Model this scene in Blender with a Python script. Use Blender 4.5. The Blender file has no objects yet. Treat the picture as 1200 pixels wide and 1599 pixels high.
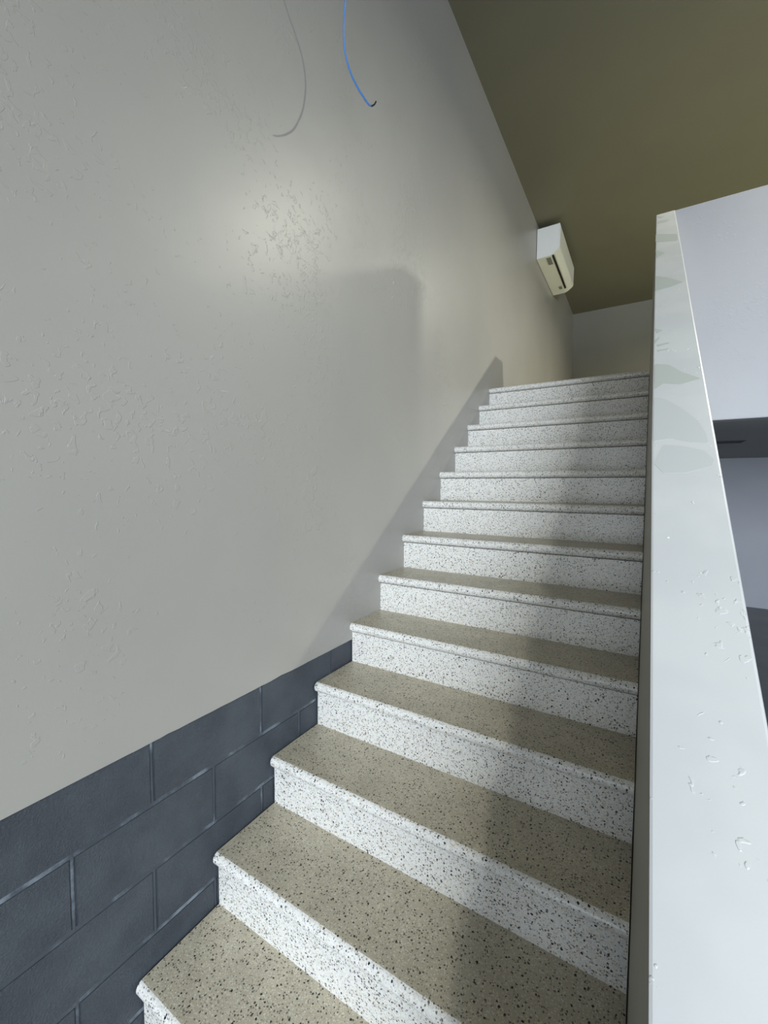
import bpy, bmesh, math, random
from mathutils import Matrix, Vector
random.seed(7)
S = bpy.context.scene
COL = S.collection

# ---------------------------------------------------------------- camera
cam_d = bpy.data.cameras.new('camera')
cam_d.sensor_fit = 'VERTICAL'; cam_d.sensor_height = 36.0; cam_d.lens = 14.8724
cam_d.clip_start = 0.02
cam = bpy.data.objects.new('camera', cam_d); COL.objects.link(cam)
M = Matrix(((0.8530936641, -0.0356172793, 0.5205406897), (0.5217168007, 0.0457244706, -0.8518925124), (0.0065406467, 0.9983189281, 0.0575893892))).to_4x4()
M.translation = (1.11484, -0.56121, 1.33715)
cam.matrix_world = M
S.camera = cam

# ---------------------------------------------------------------- light and exposure
S.view_settings.view_transform = 'Standard'; S.view_settings.look = 'None'
S.view_settings.gamma = 1.0; S.view_settings.use_curve_mapping = False
S.view_settings.exposure = -0.15
LAMP_W = 56.0; LAMP_COL = (1.0, 0.99, 0.84)
DAY_W = 300.0; FILL_W = 42.0; DAY_COL = (0.80, 0.89, 1.0)
world = bpy.data.worlds.new('overcast_sky'); S.world = world; world.use_nodes = True
world.node_tree.nodes['Background'].inputs[0].default_value = (0.62, 0.74, 0.92, 1)
world.node_tree.nodes['Background'].inputs[1].default_value = 1.5

def area(name, loc, rot, sx, sy, w, col, spread=180):
    l = bpy.data.lights.new(name, 'AREA'); l.shape = 'RECTANGLE'; l.size = sx; l.size_y = sy
    l.energy = w; l.color = col; l.spread = math.radians(spread)
    o = bpy.data.objects.new(name, l); COL.objects.link(o); o.location = loc; o.rotation_euler = rot
    return o
# daylight through the two storefront panes in the wall behind the camera (facing +y)
WIN = [(2.6, 4.5), (4.7, 6.6)]; WZ0, WZ1 = 0.5, 3.7; YB = -5.0
for k, (a, b) in enumerate(WIN):
    area('window_daylight', ((a+b)/2, YB+0.70, (WZ0+WZ1)/2), (math.radians(66), 0, 0), b-a, WZ1-WZ0, DAY_W, DAY_COL, 122)   # the sky sends its light downwards

# added door opening: soft fill up the flight to lift the shaded risers
FILL_DOOR = (0.75, 1.95); DZ1 = 2.3
area('door_fill', ((FILL_DOOR[0]+FILL_DOOR[1])/2, YB+0.05, (DZ1-0.36)/2), (math.radians(90), 0, 0), FILL_DOOR[1]-FILL_DOOR[0], DZ1+0.36, FILL_W, DAY_COL, 150)

# ---------------------------------------------------------------- dimensions
T, R, N, W = 0.24255, 0.18, 0.0198, 1.1237
NTH = 0.040; FLOOR = -0.36; CEIL = 4.29; YF = 7.38; XR = 7.0; YG = 3.0
LAND = 12*R; SLAB = 1.81; GTOP = 3.225

# ---------------------------------------------------------------- materials
def srgb(r, g, b):
    f = lambda c: (c/255/12.92) if c/255 <= 0.04045 else ((c/255+0.055)/1.055)**2.4
    return (f(r), f(g), f(b), 1)
class NT:
    def __init__(s, name, rough=0.5, spec=0.5):
        s.m = bpy.data.materials.new(name); s.m.use_nodes = True
        s.t = s.m.node_tree; s.b = s.t.nodes['Principled BSDF']
        s.b.inputs['Roughness'].default_value = rough
        s.b.inputs['Specular IOR Level'].default_value = spec
        s.co = s.n('ShaderNodeTexCoord').outputs['Object']
    def n(s, ty, **kw):
        x = s.t.nodes.new(ty)
        for k, v in kw.items(): setattr(x, k, v)
        return x
    def l(s, a, b): s.t.links.new(a, b)
    def geo(s): return s.n('ShaderNodeNewGeometry').outputs['Position']
    def noise(s, vec, scale, detail=2, rough=0.5, dist=0):
        x = s.n('ShaderNodeTexNoise'); s.l(vec, x.inputs['Vector'])
        x.inputs['Scale'].default_value = scale; x.inputs['Detail'].default_value = detail
        x.inputs['Roughness'].default_value = rough; x.inputs['Distortion'].default_value = dist
        return x.outputs['Fac']
    def math(s, op, a, b=None, c=None, clamp=False):
        x = s.n('ShaderNodeMath', operation=op); x.use_clamp = clamp
        for i, v in enumerate((a, b, c)):
            if v is None: continue
            if isinstance(v, (int, float)): x.inputs[i].default_value = v
            else: s.l(v, x.inputs[i])
        return x.outputs[0]
    def smooth(s, v, lo, hi):
        x = s.n('ShaderNodeMapRange', interpolation_type='SMOOTHSTEP'); s.l(v, x.inputs[0])
        x.inputs[1].default_value = lo; x.inputs[2].default_value = hi
        return x.outputs[0]
    def mix(s, f, a, b):
        x = s.n('ShaderNodeMix', data_type='RGBA')
        for sock, v in ((x.inputs[0], f), (x.inputs[6], a), (x.inputs[7], b)):
            if isinstance(v, (int, float, tuple)): sock.default_value = v
            else: s.l(v, sock)
        return x.outputs[2]
    def bump(s, h, strength, dist, prev=None):
        x = s.n('ShaderNodeBump'); s.l(h, x.inputs['Height'])
        x.inputs['Strength'].default_value = strength; x.inputs['Distance'].default_value = dist
        if prev is not None: s.l(prev, x.inputs['Normal'])
        return x.outputs['Normal']
    def base(s, c):
        if isinstance(c, tuple): s.b.inputs['Base Color'].default_value = c
        else: s.l(c, s.b.inputs['Base Color'])
    def normal(s, nn): s.l(nn, s.b.inputs['Normal'])
def flat(name, c, rough=0.5, spec=0.5, metal=0):
    k = NT(name, rough, spec); k.base(c); k.b.inputs['Metallic'].default_value = metal
    return k.m

def plaster(name, col, rough, trowel=1.0, thr=0.60, spec=0.5):
    """painted skip-trowel plaster: low flat plateaus with torn edges in loose patches"""
    k = NT(name, rough, spec); P = k.geo()
    mask = k.noise(P, 2.3, 3, 0.55)
    n1 = k.noise(P, 44, 2, 0.5, 0.7)
    n2 = k.noise(P, 17, 2, 0.5, 0.6)
    mm = k.math('MULTIPLY', k.math('SUBTRACT', mask, 0.5), 0.75)
    h1 = k.smooth(k.math('ADD', n1, mm), thr, thr+0.035)
    h2 = k.smooth(k.math('ADD', n2, mm), thr+0.055, thr+0.075)
    h = k.math('ADD', h1, k.math('MULTIPLY', h2, 0.8))
    nrm = k.bump(h, 0.7*trowel, 0.0008)
    nrm = k.bump(k.noise(P, 160, 2, 0.6), 0.30, 0.0005, nrm)
    nrm = k.bump(k.noise(P, 2.6, 2, 0.5), 0.25, 0.010, nrm)
    tone = k.noise(P, 0.9, 3, 0.55)
    c2 = (col[0]*0.93, col[1]*0.93, col[2]*0.94, 1)
    k.base(k.mix(k.smooth(tone, 0.35, 0.65), col, c2))
    k.normal(nrm)
    return k.m
M_wall = plaster('greige_plaster_paint', srgb(165, 162, 155), 0.39, 1.0, 0.655)
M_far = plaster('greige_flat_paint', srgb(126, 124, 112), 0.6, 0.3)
M_ceil = plaster('ceiling_flat_paint', srgb(118, 115, 95), 0.7, 0.3)
M_white = plaster('white_plaster_paint', srgb(155, 154, 154), 0.5, 0.55, 0.66)
M_low = plaster('lower_room_paint', srgb(150, 151, 156), 0.6, 0.3)
M_soffit = plaster('soffit_grey_paint', srgb(150, 152, 152), 0.7, 0.3)

def cap_mat():
    k = NT('skim_coat_cap', 0.45); P = k.geo()
    n1 = k.noise(P, 62, 2, 0.5, 0.4)
    mask = k.noise(P, 6, 2, 0.5)
    h = k.smooth(k.math('ADD', n1, k.math('MULTIPLY', k.math('SUBTRACT', mask, 0.5), 0.6)), 0.69, 0.74)
    nrm = k.bump(h, 0.6, 0.0010)
    nrm = k.bump(k.noise(P, 300, 2, 0.6), 0.18, 0.0004, nrm)
    v = k.n('ShaderNodeTexVoronoi'); k.l(P, v.inputs['Vector']); v.inputs['Scale'].default_value = 38
    sep = k.n('ShaderNodeSeparateColor'); k.l(v.outputs['Color'], sep.inputs[0])
    chip = k.math('MULTIPLY', k.math('GREATER_THAN', sep.outputs[0], 0.93), k.math('LESS_THAN', v.outputs['Distance'], 0.07))
    base = k.mix(k.smooth(k.noise(P, 5, 3, 0.5), 0.4, 0.6), srgb(174, 175, 173), srgb(169, 170, 169))
    k.base(k.mix(chip, base, srgb(240, 240, 236))); k.normal(nrm)
    return k.m
M_cap = cap_mat()
M_patch = flat('bare_skim_patch', srgb(153, 157, 151), 0.5); M_patch2 = flat('thin_skim_patch', srgb(164, 166, 164), 0.48)

def terrazzo(name='terrazzo', tread_top=False):
    k = NT(name, 0.38 if tread_top else 0.30, 0.5); P = k.geo()
    warp = k.n('ShaderNodeTexNoise'); k.l(P, warp.inputs['Vector']); warp.inputs['Scale'].default_value = 260
    wv = k.n('ShaderNodeVectorMath', operation='MULTIPLY_ADD')
    k.l(warp.outputs['Color'], wv.inputs[0]); wv.inputs[1].default_value = (0.0055,)*3; k.l(P, wv.inputs[2])
    V = wv.outputs[0]
    def vor(scale):
        v = k.n('ShaderNodeTexVoronoi'); k.l(V, v.inputs['Vector']); v.inputs['Scale'].default_value = scale
        s = k.n('ShaderNodeSeparateColor'); k.l(v.outputs['Color'], s.inputs[0])
        return v.outputs['Distance'], s.outputs[0], s.outputs[1]
    dA, rA, gA = vor(138)
    dB, rB, gB = vor(235)
    dC, rC, gC = vor(95)
    base = srgb(211, 206, 193) if tread_top else srgb(230, 228, 223)
    # marble chips: pale greys, creams and tans of about 4 mm
    cr = k.n('ShaderNodeValToRGB'); cr.color_ramp.interpolation = 'CONSTANT'
    els = cr.color_ramp.elements
    els[0].position = 0; els[0].color = srgb(240, 239, 234)
    els[1].position = 0.30; els[1].color = srgb(224, 220, 206)
    for p_, c_ in ((0.52, (206, 203, 194)), (0.66, (240, 238, 231)), (0.79, (150, 146, 136)), (0.88, (206, 190, 160)), (0.95, (118, 114, 106))):
        e = els.new(p_); e.color = srgb(*c_)
    k.l(rB, cr.inputs[0])
    c = k.mix(k.math('LESS_THAN', dB, 0.42 if tread_top else 0.50), base, cr.outputs[0])
    mid = k.math('MULTIPLY', k.math('GREATER_THAN', rA, 0.80), k.math('LESS_THAN', dA, 0.34))
    c = k.mix(mid, c, srgb(108, 104, 98))
    thr = k.math('MULTIPLY_ADD', gA, 0.30, 0.14)
    dark = k.math('MULTIPLY', k.math('LESS_THAN', rA, 0.17), k.math('LESS_THAN', dA, thr))
    c = k.mix(dark, c, srgb(30, 29, 30))
    big = k.math('MULTIPLY', k.math('LESS_THAN', rC, 0.035), k.math('LESS_THAN', dC, 0.27))
    c = k.mix(big, c, srgb(24, 23, 24))
    if tread_top:                                # tread top face: darker and more buff overall, slightly rougher
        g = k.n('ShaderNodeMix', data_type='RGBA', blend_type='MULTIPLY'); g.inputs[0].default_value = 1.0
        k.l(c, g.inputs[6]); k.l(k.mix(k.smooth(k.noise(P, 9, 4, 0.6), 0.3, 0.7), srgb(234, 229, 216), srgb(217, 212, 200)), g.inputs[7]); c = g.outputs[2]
    k.base(c)
    k.normal(k.bump(k.noise(P, 500, 2, 0.6), 0.10, 0.0004))
    return k.m
M_terr = terrazzo(); M_tread_top = terrazzo('tread_top_terrazzo', True)

def block_mat():
    k = NT('slate_painted_block', 0.42); P = k.geo()
    pits = k.smooth(k.noise(P, 190, 4, 0.7), 0.34, 0.60)
    nrm = k.bump(pits, 0.9, 0.0016)
    nrm = k.bump(k.noise(P, 30, 3, 0.6), 0.35, 0.003, nrm)
    tone = k.smooth(k.noise(P, 7, 4, 0.6), 0.3, 0.7)
    k.base(k.mix(tone, srgb(74, 81, 89), srgb(60, 66, 74))); k.normal(nrm)
    return k.m
M_block = block_mat()
def joint_mat():
    k = NT('painted_mortar', 0.4); P = k.geo()
    sm = k.smooth(k.noise(P, 9, 5, 0.7), 0.46, 0.68)
    k.base(k.mix(sm, srgb(66, 72, 80), srgb(122, 132, 142)))
    k.normal(k.bump(k.noise(P, 120, 3, 0.6), 0.5, 0.0012)); return k.m
M_joint = joint_mat()
def concrete(name, c):
    k = NT(name, 0.35); P = k.geo()
    k.base(k.mix(k.smooth(k.noise(P, 2.2, 5, 0.6), 0.3, 0.7), c, (c[0]*0.7, c[1]*0.7, c[2]*0.7, 1))); return k.m
M_floor = concrete('dark_polished_concrete', srgb(92, 95, 96))
M_land = concrete('landing_finish', srgb(184, 180, 158))
M_acw = flat('white_plastic', srgb(228, 228, 222), 0.35)
M_acf = flat('cream_plastic', srgb(236, 236, 220), 0.4)
M_dark = flat('black_gap', srgb(18, 18, 18), 0.6)
M_grey = flat('grey_label', srgb(132, 132, 124), 0.5)
M_frame = flat('dark_window_frame', srgb(60, 62, 66), 0.4, 0.5, 0.6)
M_blue = flat('blue_cable_jacket', srgb(70, 128, 200), 0.35)
M_blk = flat('dark_cable_end', srgb(22, 24, 26), 0.5)
gl = NT('window_glass', 0.02); gl.b.inputs['Transmission Weight'].default_value = 1.0; gl.b.inputs['IOR'].default_value = 1.45
M_glass = gl.m
em = NT('lit_lamp_diffuser', 0.5); em.b.inputs['Emission Color'].default_value = (*LAMP_COL, 1); em.b.inputs['Emission Strength'].default_value = 4.0
M_diff = em.m

# ---------------------------------------------------------------- mesh helpers
def obj(name, bm, mat, parent=None, smooth=False, loc=None):
    me = bpy.data.meshes.new(name); bmesh.ops.recalc_face_normals(bm, faces=bm.faces)
    bm.to_mesh(me); bm.free()
    mats = mat if isinstance(mat, (list, tuple)) else [mat]
    for m_ in mats: me.materials.append(m_)
    if smooth:
        for f in me.polygons: f.use_smooth = True
    o = bpy.data.objects.new(name, me); COL.objects.link(o)
    if parent: o.parent = parent
    if loc: o.location = loc
    return o
def box(bm, x0, x1, y0, y1, z0, z1, mi=0, bev=0):
    b = bmesh.new() if bev else bm
    vs = [b.verts.new(p) for p in ((x0,y0,z0),(x1,y0,z0),(x1,y1,z0),(x0,y1,z0),(x0,y0,z1),(x1,y0,z1),(x1,y1,z1),(x0,y1,z1))]
    fs = [b.faces.new([vs[i] for i in f]) for f in ((0,3,2,1),(4,5,6,7),(0,1,5,4),(1,2,6,5),(2,3,7,6),(3,0,4,7))]
    for f in fs: f.material_index = mi
    if bev:
        bmesh.ops.bevel(b, geom=b.edges[:], offset=bev, segments=2, affect='EDGES')
        for f in b.faces: f.material_index = mi
        tmp = bpy.data.meshes.new('tmp'); b.to_mesh(tmp); b.free(); bm.from_mesh(tmp); bpy.data.meshes.remove(tmp)
def prism_x(bm, prof, x0, x1):
    """extrude a (y, z) profile along x"""
    a = [bm.verts.new((x0, y, z)) for y, z in prof]; b = [bm.verts.new((x1, y, z)) for y, z in prof]
    bm.faces.new(a); bm.faces.new(b[::-1]); n = len(prof)
    for i in range(n): bm.faces.new((a[i], b[i], b[(i+1) % n], a[(i+1) % n]))
def empty(name, loc, label=None, cat=None, group=None):
    o = bpy.data.objects.new(name, None); o.empty_display_size = 0.1; COL.objects.link(o); o.location = loc
    tag(o, label, cat, group); return o
def tag(o, label=None, cat=None, group=None, kind=None):
    for k_, v in (('label', label), ('category', cat), ('group', group), ('kind', kind)):
        if v: o[k_] = v
def put(o, parent):                       # parts are built in world coordinates
    o.parent = parent; o.location = -parent.location
def struct(name, bm, mat, label=None, smooth=False):
    o = obj(name, bm, mat, smooth=smooth); tag(o, label, None, None, 'structure'); return o

# ================================================================= THE SETTING
bm = bmesh.new(); box(bm, -0.2, XR+0.2, YB-0.2, YF+0.2, FLOOR-0.2, FLOOR)
struct('floor', bm, M_floor, 'dark polished concrete floor of the lower room')
bm = bmesh.new(); box(bm, -0.2, XR+0.2, YB-0.2, YF+0.2, CEIL, CEIL+0.2)
struct('ceiling', bm, M_ceil, 'dim olive flat high ceiling above the stairs')

# left wall: painted plaster above a band of slate-painted block masonry
BT, ZB, BH, BL, YJ = 0.6414, 0.4620, 0.18634, 0.38824, 0.0628
bm = bmesh.new()
box(bm, -0.2, -0.012, YB, YF, FLOOR, CEIL)
struct_l = struct('wall_left', bm, M_wall, 'tall greige plastered wall left of the stairs, slate block band below')
bm = bmesh.new()                           # plaster skin with a slightly ragged lower edge
y = YB; low = []
while y < YF:
    low.append((y, BT + random.uniform(-0.0005, 0.0005) + (random.random() < 0.12)*random.uniform(0.0, 0.0022)))
    y += random.uniform(0.012, 0.04) if -0.4 < y < 1.2 else 0.5
low.append((YF, BT))
fr = [bm.verts.new((0, a, b)) for a, b in low]; bk = [bm.verts.new((-0.012, a, b)) for a, b in low]
t0 = bm.verts.new((0, YF, CEIL)); t1 = bm.verts.new((0, YB, CEIL))
t2 = bm.verts.new((-0.012, YF, CEIL)); t3 = bm.verts.new((-0.012, YB, CEIL))
bm.faces.new(fr + [t0, t1])
for i in range(len(fr)-1): bm.faces.new((fr[i], bk[i], bk[i+1], fr[i+1]))
sk = obj('plaster_skin', bm, M_wall, struct_l)
# masonry: each block a chamfered face, vertical and bed joints recessed behind it
bm = bmesh.new()
FX = -0.006
for c in range(1, 6):
    z1 = BT-0.0005 if c == 1 else ZB - BH*(c-2) - 0.0045
    z0 = max(ZB - BH*(c-1) + 0.0045, FLOOR)
    off = 0 if c % 2 else 0.5
    if z1 <= z0: continue
    for k_ in range(-14, 5):
        y0 = YJ + BL*(k_+off) + 0.0045; y1 = y0 + BL - 0.009
        box(bm, -0.03, FX + random.uniform(-0.0006, 0.0006), y0, y1, z0, z1, 0, 0.0028)
mb = obj('block_masonry', bm, M_block, struct_l)
bm = bmesh.new()
for c in range(1, 5):                      # raked and smeared bed joints
    z = ZB - BH*(c-1)
    if z < FLOOR: continue
    box(bm, -0.03, FX-0.0022, YB, 2.0, z-0.006, z+0.006)
for c in range(1, 6):                      # rounded beads in the vertical joints
    z1 = BT-0.001 if c == 1 else ZB - BH*(c-2); z0 = max(ZB - BH*(c-1), FLOOR)
    if z1 <= z0: continue
    for k_ in range(-14, 5):
        yc = YJ + BL*(k_ + (0 if c % 2 else 0.5))
        n = 8; prev = None
        for i in range(n+1):
            a = math.pi*i/n
            yy = yc - 0.0048*math.cos(a); xx = FX - 0.0050 + 0.0038*math.sin(a)
            cur = (bm.verts.new((xx, yy, z0)), bm.verts.new((xx, yy, z1)))
            if prev: bm.faces.new((prev[0], cur[0], cur[1], prev[1]))
            prev = cur
obj('mortar_joint', bm, M_joint, struct_l)

bm = bmesh.new(); box(bm, -0.2, XR+0.2, YF, YF+0.2, SLAB, CEIL)
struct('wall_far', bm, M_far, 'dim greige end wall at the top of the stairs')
bm = bmesh.new(); box(bm, -0.2, XR+0.2, YF, YF+0.2, FLOOR, SLAB)
struct('wall_lower', bm, M_low, 'bluish grey far wall of the room under the landing')
bm = bmesh.new(); box(bm, XR, XR+0.2, YB, YF, FLOOR, CEIL)
struct('wall_right', bm, M_low, 'plain wall on the far right of the room')
# wall behind the camera with two storefront openings
bm = bmesh.new(); Y0, Y1 = YB-0.2, YB
box(bm, -0.2, FILL_DOOR[0], Y0, Y1, FLOOR, CEIL); box(bm, FILL_DOOR[0], FILL_DOOR[1], Y0, Y1, DZ1, CEIL); box(bm, FILL_DOOR[1], WIN[0][0], Y0, Y1, FLOOR, CEIL); box(bm, WIN[0][1], WIN[1][0], Y0, Y1, FLOOR, CEIL)
box(bm, WIN[1][1], XR+0.2, Y0, Y1, FLOOR, CEIL)
for a, b in WIN:
    box(bm, a, b, Y0, Y1, WZ1, CEIL); box(bm, a, b, Y0, Y1, FLOOR, WZ0)
struct('wall_back', bm, M_low, 'plain wall behind the viewer with two tall windows')
for k_, (a, b) in enumerate(WIN):
    bm = bmesh.new()
    for x0, x1, z0, z1 in ((a, a+.05, WZ0, WZ1), (b-.05, b, WZ0, WZ1), (a+.05, b-.05, WZ1-.05, WZ1), (a+.05, b-.05, WZ0, WZ0+.05), ((a+b)/2-.025, (a+b)/2+.025, WZ0+.05, WZ1-.05)):
        box(bm, x0, x1, Y0+.04, Y0+.10, z0, z1)
    w_ = struct('window_%d' % (k_+1), bm, M_frame, 'tall storefront window behind the viewer')
    bm = bmesh.new(); box(bm, a+.05, b-.05, Y0+.06, Y0+.066, WZ0+.05, WZ1-.05)
    obj('pane', bm, M_glass, w_)

a, b = FILL_DOOR  # frame and glass of the door added for the riser fill
bm = bmesh.new()
for x0, x1, z0, z1 in ((a, a+.07, FLOOR, DZ1), (b-.07, b, FLOOR, DZ1), (a+.07, b-.07, DZ1-.07, DZ1), (a+.07, b-.07, FLOOR, FLOOR+.12)):
    box(bm, x0, x1, Y0+.06, Y0+.11, z0, z1)
w_ = struct('added_door', bm, M_frame, 'added glazed door behind the viewer, for fill light')
bm = bmesh.new(); box(bm, a+.07, b-.07, Y0+.08, Y0+.086, FLOOR+.12, DZ1-.07); obj('pane', bm, M_glass, w_)

# landing slab: stops at the stair opening, carries the guard
bm = bmesh.new()
box(bm, 0.0, 1.2, 12*T+0.24, YF, LAND-0.30, LAND)
box(bm, 1.2, XR, YG+0.12, YF, SLAB, LAND)
struct('floor_landing', bm, M_land, 'upper landing slab with a grey underside')
bm = bmesh.new(); box(bm, 1.2, XR, YG+0.12, YF, SLAB-0.012, SLAB)
struct('ceiling_lower', bm, M_soffit, 'unlit grey ceiling under the upper landing')
# guard wall across the landing edge, facing the camera
bm = bmesh.new(); box(bm, 1.135, XR, YG, YG+0.12, SLAB-0.012, GTOP, 0, 0.004)
struct('wall_guard', bm, M_white, 'white half-height guard wall along the upper landing')
# knee wall beside the stairs, its cap sloping with the flight
def knee_z(y): return 1.0 + y*R/T
st = [(-0.46, 1.137, 1.252), (0.0, 1.1325, 1.2505), (0.6, 1.1275, 1.2465), (1.22, 1.1265, 1.242), (YG-0.001, 1.1256, 1.232)]
bm = bmesh.new(); rings = []
for y_, xi, xo in st:
    z = knee_z(y_); e = 0.004
    pr = [(1.1255, FLOOR), (xi, z-e), (xi+0.0012, z-0.0012), (xi+e, z), (xo-e, z), (xo-0.0012, z-0.0012), (xo, z-e), (xo, FLOOR)]
    rings.append([bm.verts.new((x, y_, zz)) for x, zz in pr])
for a, b in zip(rings[:-1], rings[1:]):
    for i in range(len(a)):
        j = (i+1) % len(a); f = bm.faces.new((a[i], a[j], b[j], b[i]))
        if i in (2, 3, 4): f.material_index = 1
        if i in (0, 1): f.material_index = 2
bm.faces.new(rings[0]); bm.faces.new(rings[-1][::-1])
# short level end piece tying the cap to the guard
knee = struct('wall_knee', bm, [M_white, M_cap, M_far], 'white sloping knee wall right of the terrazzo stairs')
bm = bmesh.new(); box(bm, 1.1256, 1.232, YG, YG+0.12, LAND-0.3, GTOP, 0, 0.003)
obj('wall_end', bm, M_cap, knee)
pats = [[(1.126,2.484),(1.228,2.37),(1.226,2.23),(1.126,2.306)],
 [(1.128,1.746),(1.172,1.694),(1.226,1.597),(1.182,1.568),(1.129,1.554)],
 [(1.131,0.959),(1.166,0.944),(1.194,0.898),(1.237,0.851),(1.191,0.832),(1.153,0.845),(1.132,0.819)],
 [(1.131,0.786),(1.156,0.77),(1.188,0.727),(1.219,0.67),(1.231,0.619),(1.232,0.59),(1.199,0.595),(1.168,0.61),(1.131,0.603)],
 [(1.133,0.53),(1.150,0.590),(1.18,0.585),(1.222,0.568),(1.238,0.538),(1.232,0.518),(1.19,0.50),(1.150,0.50)],
 [(1.126,2.155),(1.17,2.063),(1.133,2.003)], [(1.13,1.202),(1.154,1.178),(1.136,1.16)],
 [(1.13,1.117),(1.146,1.136),(1.141,1.113),(1.131,1.086)], [(1.136,1.079),(1.168,1.085),(1.171,1.075),(1.139,1.064)],
 [(1.137,1.043),(1.168,1.044),(1.167,1.036),(1.138,1.03)],
 [(1.127,2.95),(1.18,2.90),(1.15,2.86)], [(1.14,2.80),(1.20,2.77),(1.18,2.72),(1.13,2.74)]]
for P_ in pats:
    bm = bmesh.new(); pr = []
    n = len(P_)
    for i in range(n):
        p0, p1, p2 = Vector(P_[i-1]), Vector(P_[i]), Vector(P_[(i+1) % n])
        pr += [p1.lerp(p0, 0.22), p1.lerp(p0, 0.07), p1.lerp(p2, 0.07), p1.lerp(p2, 0.22)]
    a = [bm.verts.new((x, y_, knee_z(y_)-0.0002)) for x, y_ in pr]; b = [bm.verts.new((x, y_, knee_z(y_)+0.0004)) for x, y_ in pr]
    bm.faces.new(a[::-1]); bm.faces.new(b); m_ = len(a)
    for i in range(m_): bm.faces.new((a[i], a[(i+1) % m_], b[(i+1) % m_], b[i]))
    obj('skim_patch', bm, M_patch2 if max(q[1] for q in P_) < 0.8 else M_patch, knee)

# ================================================================= STAIRCASE
stairs = empty('staircase', (0.56, -T, FLOOR), 'straight flight of speckled white terrazzo stairs with rounded nosings', 'staircase')
X0 = 0.0008
def tread_mesh():
    bm = bmesh.new(); r = NTH/2; pr = []
    for i in range(13):
        a = math.pi/2 + math.pi*i/12
        pr.append((N + r*math.cos(a), -r + r*math.sin(a)))
    pr = [(yy, zz) for yy, zz in pr]
    pr += [(T+N+0.018, -NTH), (T+N+0.018, 0)]
    prism_x(bm, pr, X0, W)
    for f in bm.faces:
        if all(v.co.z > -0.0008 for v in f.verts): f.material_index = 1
    return bm
tr0 = None; ri0 = None
for i in range(-1, 13):
    if tr0 is None:
        tr0 = obj('tread', tread_mesh(), [M_terr, M_tread_top], stairs)
        bm = bmesh.new(); box(bm, X0, W, N, N+0.018, -R, -NTH-0.0035); ri0 = obj('riser', bm, M_terr, stairs)
        t_, r_ = tr0, ri0
    else:
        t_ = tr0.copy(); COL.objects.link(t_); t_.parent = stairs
        r_ = ri0.copy(); COL.objects.link(r_); r_.parent = stairs
    for o in (t_, r_): o.location = Vector((0, i*T, i*R)) - stairs.location
# concrete body under the flight
bm = bmesh.new(); pr = []
for i in range(-1, 13):
    pr += [(i*T+N+0.019, (i-1)*R-0.001 if i > -1 else FLOOR), (i*T+N+0.019, i*R-NTH-0.001)]
pr += [(12*T+0.24, LAND-NTH-0.001), (12*T+0.24, LAND-0.3), (11*T, LAND-0.5), (3*T, FLOOR)]
prism_x(bm, pr, X0+0.001, W-0.001)
put(obj('stair_body', bm, M_floor), stairs)
bm = bmesh.new(); prism_x(bm, [(-T, -R-0.03), (12*T, LAND-0.03), (12*T, LAND-0.3), (0, FLOOR), (-T, FLOOR)], W, 1.1250)
put(obj('dark_joint', bm, M_dark), stairs)

# ================================================================= AIR CONDITIONER
AY0, AY1, AZ0, AZ1 = 4.505, 5.55, 3.905, 4.228
ac = empty('wall_air_conditioner', (0.0, (AY0+AY1)/2, AZ0), 'white split air conditioner high on the left wall above the stair top', 'air conditioner')
pf = [(0.004, AZ0), (0.155, AZ0+0.004), (0.185, AZ0+0.018), (0.238, AZ0+0.058), (0.247, AZ0+0.075), (0.250, AZ1-0.03), (0.243, AZ1-0.006), (0.232, AZ1), (0.004, AZ1)]
def prism_y(bm, prof, y0, y1):
    a = [bm.verts.new((x, y0, z)) for x, z in prof]; b = [bm.verts.new((x, y1, z)) for x, z in prof]
    bm.faces.new(a); bm.faces.new(b[::-1]); n = len(prof)
    for i in range(n): bm.faces.new((a[i], b[i], b[(i+1) % n], a[(i+1) % n]))
bm = bmesh.new(); prism_y(bm, pf, AY0+0.014, AY1-0.014)
put(obj('casing', bm, M_acf), ac)
for y0, y1 in ((AY0, AY0+0.013), (AY1-0.013, AY1)):
    bm = bmesh.new(); prism_y(bm, pf, y0, y1)
    bmesh.ops.bevel(bm, geom=bm.edges[:], offset=0.003, segments=2, affect='EDGES')
    put(obj('end_cap', bm, M_acw), ac)
# raised rim round the front of the near end cap
bm = bmesh.new()
def inset(pr, d): 
    cx = sum(p[0] for p in pr)/len(pr); cz = sum(p[1] for p in pr)/len(pr)
    return [(cx+(x-cx)*(1-d), cz+(z-cz)*(1-d)) for x, z in pr]
inn = inset(pf, 0.09); n = len(pf)
for i in range(1, n-2):
    a = [(pf[i][0], AY0-0.004, pf[i][1]), (pf[i+1][0], AY0-0.004, pf[i+1][1]), (inn[i+1][0], AY0-0.004, inn[i+1][1]), (inn[i][0], AY0-0.004, inn[i][1])]
    v = [bm.verts.new(p) for p in a]; w_ = [bm.verts.new((p[0], AY0+0.001, p[2])) for p in a]
    bm.faces.new(v); bm.faces.new(w_[::-1])
    for j in range(4): bm.faces.new((v[j], v[(j+1) % 4], w_[(j+1) % 4], w_[j]))
bmesh.ops.remove_doubles(bm, verts=bm.verts, dist=0.0001)
put(obj('cap_rim', bm, M_acw), ac)
bm = bmesh.new(); box(bm, 0.166, 0.182, AY0+0.02, AY1-0.14, AZ0-0.001, AZ0+0.02)
put(obj('air_outlet', bm, M_dark), ac)
bm = bmesh.new(); box(bm, 0.188, 0.193, AY0+0.03, AY1-0.10, AZ0+0.016, AZ0+0.0265)
put(obj('louver', bm, M_acf), ac)
bm = bmesh.new(); box(bm, 0.100, 0.146, AY0+0.035, AY0+0.20, AZ0-0.0015, AZ0+0.004)
put(obj('sticker', bm, M_grey), ac)
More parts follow.
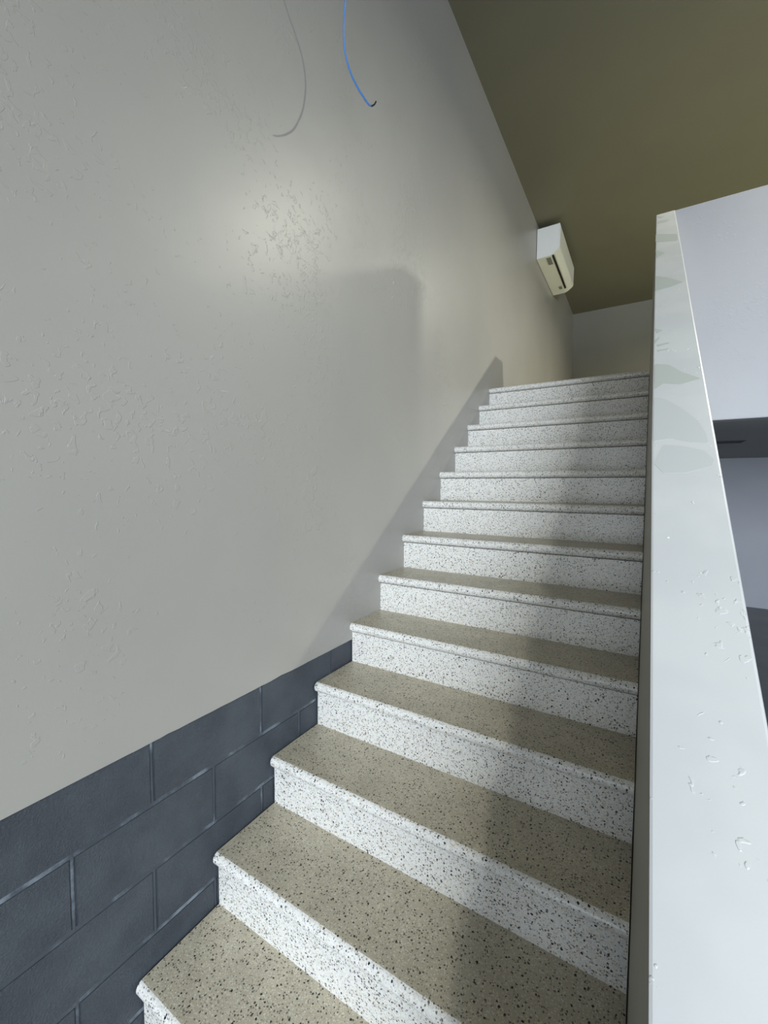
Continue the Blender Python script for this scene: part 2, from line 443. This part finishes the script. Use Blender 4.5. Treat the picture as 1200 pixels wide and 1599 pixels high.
bm = bmesh.new(); box(bm, 0.105, 0.140, AY1-0.23, AY1-0.15, AZ0-0.0015, AZ0+0.004)
put(obj('sticker', bm, M_grey), ac)
bm = bmesh.new(); box(bm, 0.0, 0.006, AY0+0.02, AY1-0.02, AZ0+0.02, AZ1-0.02)
put(obj('mounting_plate', bm, M_dark), ac)

# ================================================================= HANGING CABLE
pts = [(0.2615,0.7629,2.698),(0.2468,0.7752,2.7039),(0.2273,0.7883,2.7167),(0.2075,0.8012,2.7382),(0.1893,0.8072,2.7642),(0.1724,0.8107,2.7923),(0.1533,0.8088,2.8245),(0.1266,0.7966,2.8841),(0.1161,0.7746,2.9479),(0.129,0.7496,3.0082),(0.1525,0.7294,3.0634),(0.20,0.70,3.20),(0.25,0.69,3.5),(0.28,0.685,3.9),(0.29,0.68,4.29)]
def tube(pts, r, sub=6, seg=8):
    P = [Vector(p) for p in pts]; out = []
    for i in range(len(P)-1):
        a, b, c, d = P[max(i-1, 0)], P[i], P[i+1], P[min(i+2, len(P)-1)]
        for s in range(sub):
            t = s/sub
            out.append(0.5*((2*b)+(c-a)*t+(2*a-5*b+4*c-d)*t*t+(3*b-a-3*c+d)*t**3))
    out.append(P[-1]); bm = bmesh.new(); rings = []
    up = Vector((0, 1, 0.01)).normalized()
    for i, p in enumerate(out):
        d = (out[min(i+1, len(out)-1)]-out[max(i-1, 0)]).normalized()
        u = (up - d*up.dot(d)).normalized(); v = d.cross(u); up = u
        rings.append([bm.verts.new(p + r*(math.cos(2*math.pi*k/seg)*u + math.sin(2*math.pi*k/seg)*v)) for k in range(seg)])
    for a, b in zip(rings[:-1], rings[1:]):
        for k in range(seg): bm.faces.new((a[k], a[(k+1) % seg], b[(k+1) % seg], b[k]))
    bm.faces.new(rings[0]); bm.faces.new(rings[-1][::-1]); return bm
cable = empty('hanging_cable', (0.29, 0.68, 4.29), 'thin blue cable hanging from the ceiling beside the left wall', 'cable')
put(obj('cable_jacket', tube(pts[2:], 0.0032), M_blue, smooth=True), cable)
e_ = obj('cable_end', tube(pts[:3], 0.0027), M_blk, smooth=True); put(e_, cable); e_['label'] = 'black taped cable end'

# ================================================================= CEILING VENT of the lower room
vent = empty('ceiling_vent', (1.6, 4.67, SLAB-0.012), 'small dark slot vent in the lower ceiling beyond the knee wall', 'vent')
zc = SLAB-0.012
bm = bmesh.new(); x0, x1, y0, y1 = 1.30, 1.913, 4.545, 4.78
for a in ((x0, x1, y0, y0+.012), (x0, x1, y1-.012, y1), (x0, x0+.012, y0+.012, y1-.012), (x1-.012, x1, y0+.012, y1-.012)):
    box(bm, a[0], a[1], a[2], a[3], zc-0.006, zc)
put(obj('frame', bm, M_dark), vent)
for k_ in range(7):
    bm = bmesh.new(); yy = y0+0.03+k_*0.029; box(bm, x0+.012, x1-.012, yy, yy+0.004, zc-0.005, zc)
    put(obj('slat', bm, M_dark), vent)
bm = bmesh.new(); box(bm, x0+.006, x1-.006, y0+.006, y1-.006, zc-0.002, zc+0.0005); put(obj('duct_opening', bm, M_dark), vent)

# ================================================================= CEILING LAMPS (three in a row, out of frame to the right)
LP = [(2.55, -1.25, 'nearest to the storefront windows', LAMP_W*0.5, 0.12, 150), (2.60, 2.90, 'above the guard wall', LAMP_W*1.7, 0.05, 164), (2.67, 5.12, 'above the upper landing', LAMP_W*1.4, 0.14, 160)]
for lx, ly, where, w_, sz_, sp_ in LP:
    L = empty('ceiling_lamp', (lx, ly, CEIL), 'round white ceiling lamp ' + where, 'lamp', 'row of ceiling lamps')
    bm = bmesh.new(); bmesh.ops.create_cone(bm, cap_ends=True, segments=40, radius1=0.15, radius2=0.165, depth=0.06, matrix=Matrix.Translation((0, 0, -0.03)))
    obj('housing', bm, M_acw, L)
    bm = bmesh.new(); bmesh.ops.create_cone(bm, cap_ends=True, segments=40, radius1=0.13, radius2=0.13, depth=0.008, matrix=Matrix.Translation((0, 0, -0.064)))
    obj('diffuser', bm, M_diff, L)
    l = bpy.data.lights.new('lamp_light', 'AREA'); l.shape = 'DISK'; l.size = sz_; l.energy = w_; l.spread = math.radians(sp_); l.color = LAMP_COL
    lo = bpy.data.objects.new('lamp_light', l); COL.objects.link(lo); lo.parent = L; lo.location = (0, 0, -0.075)
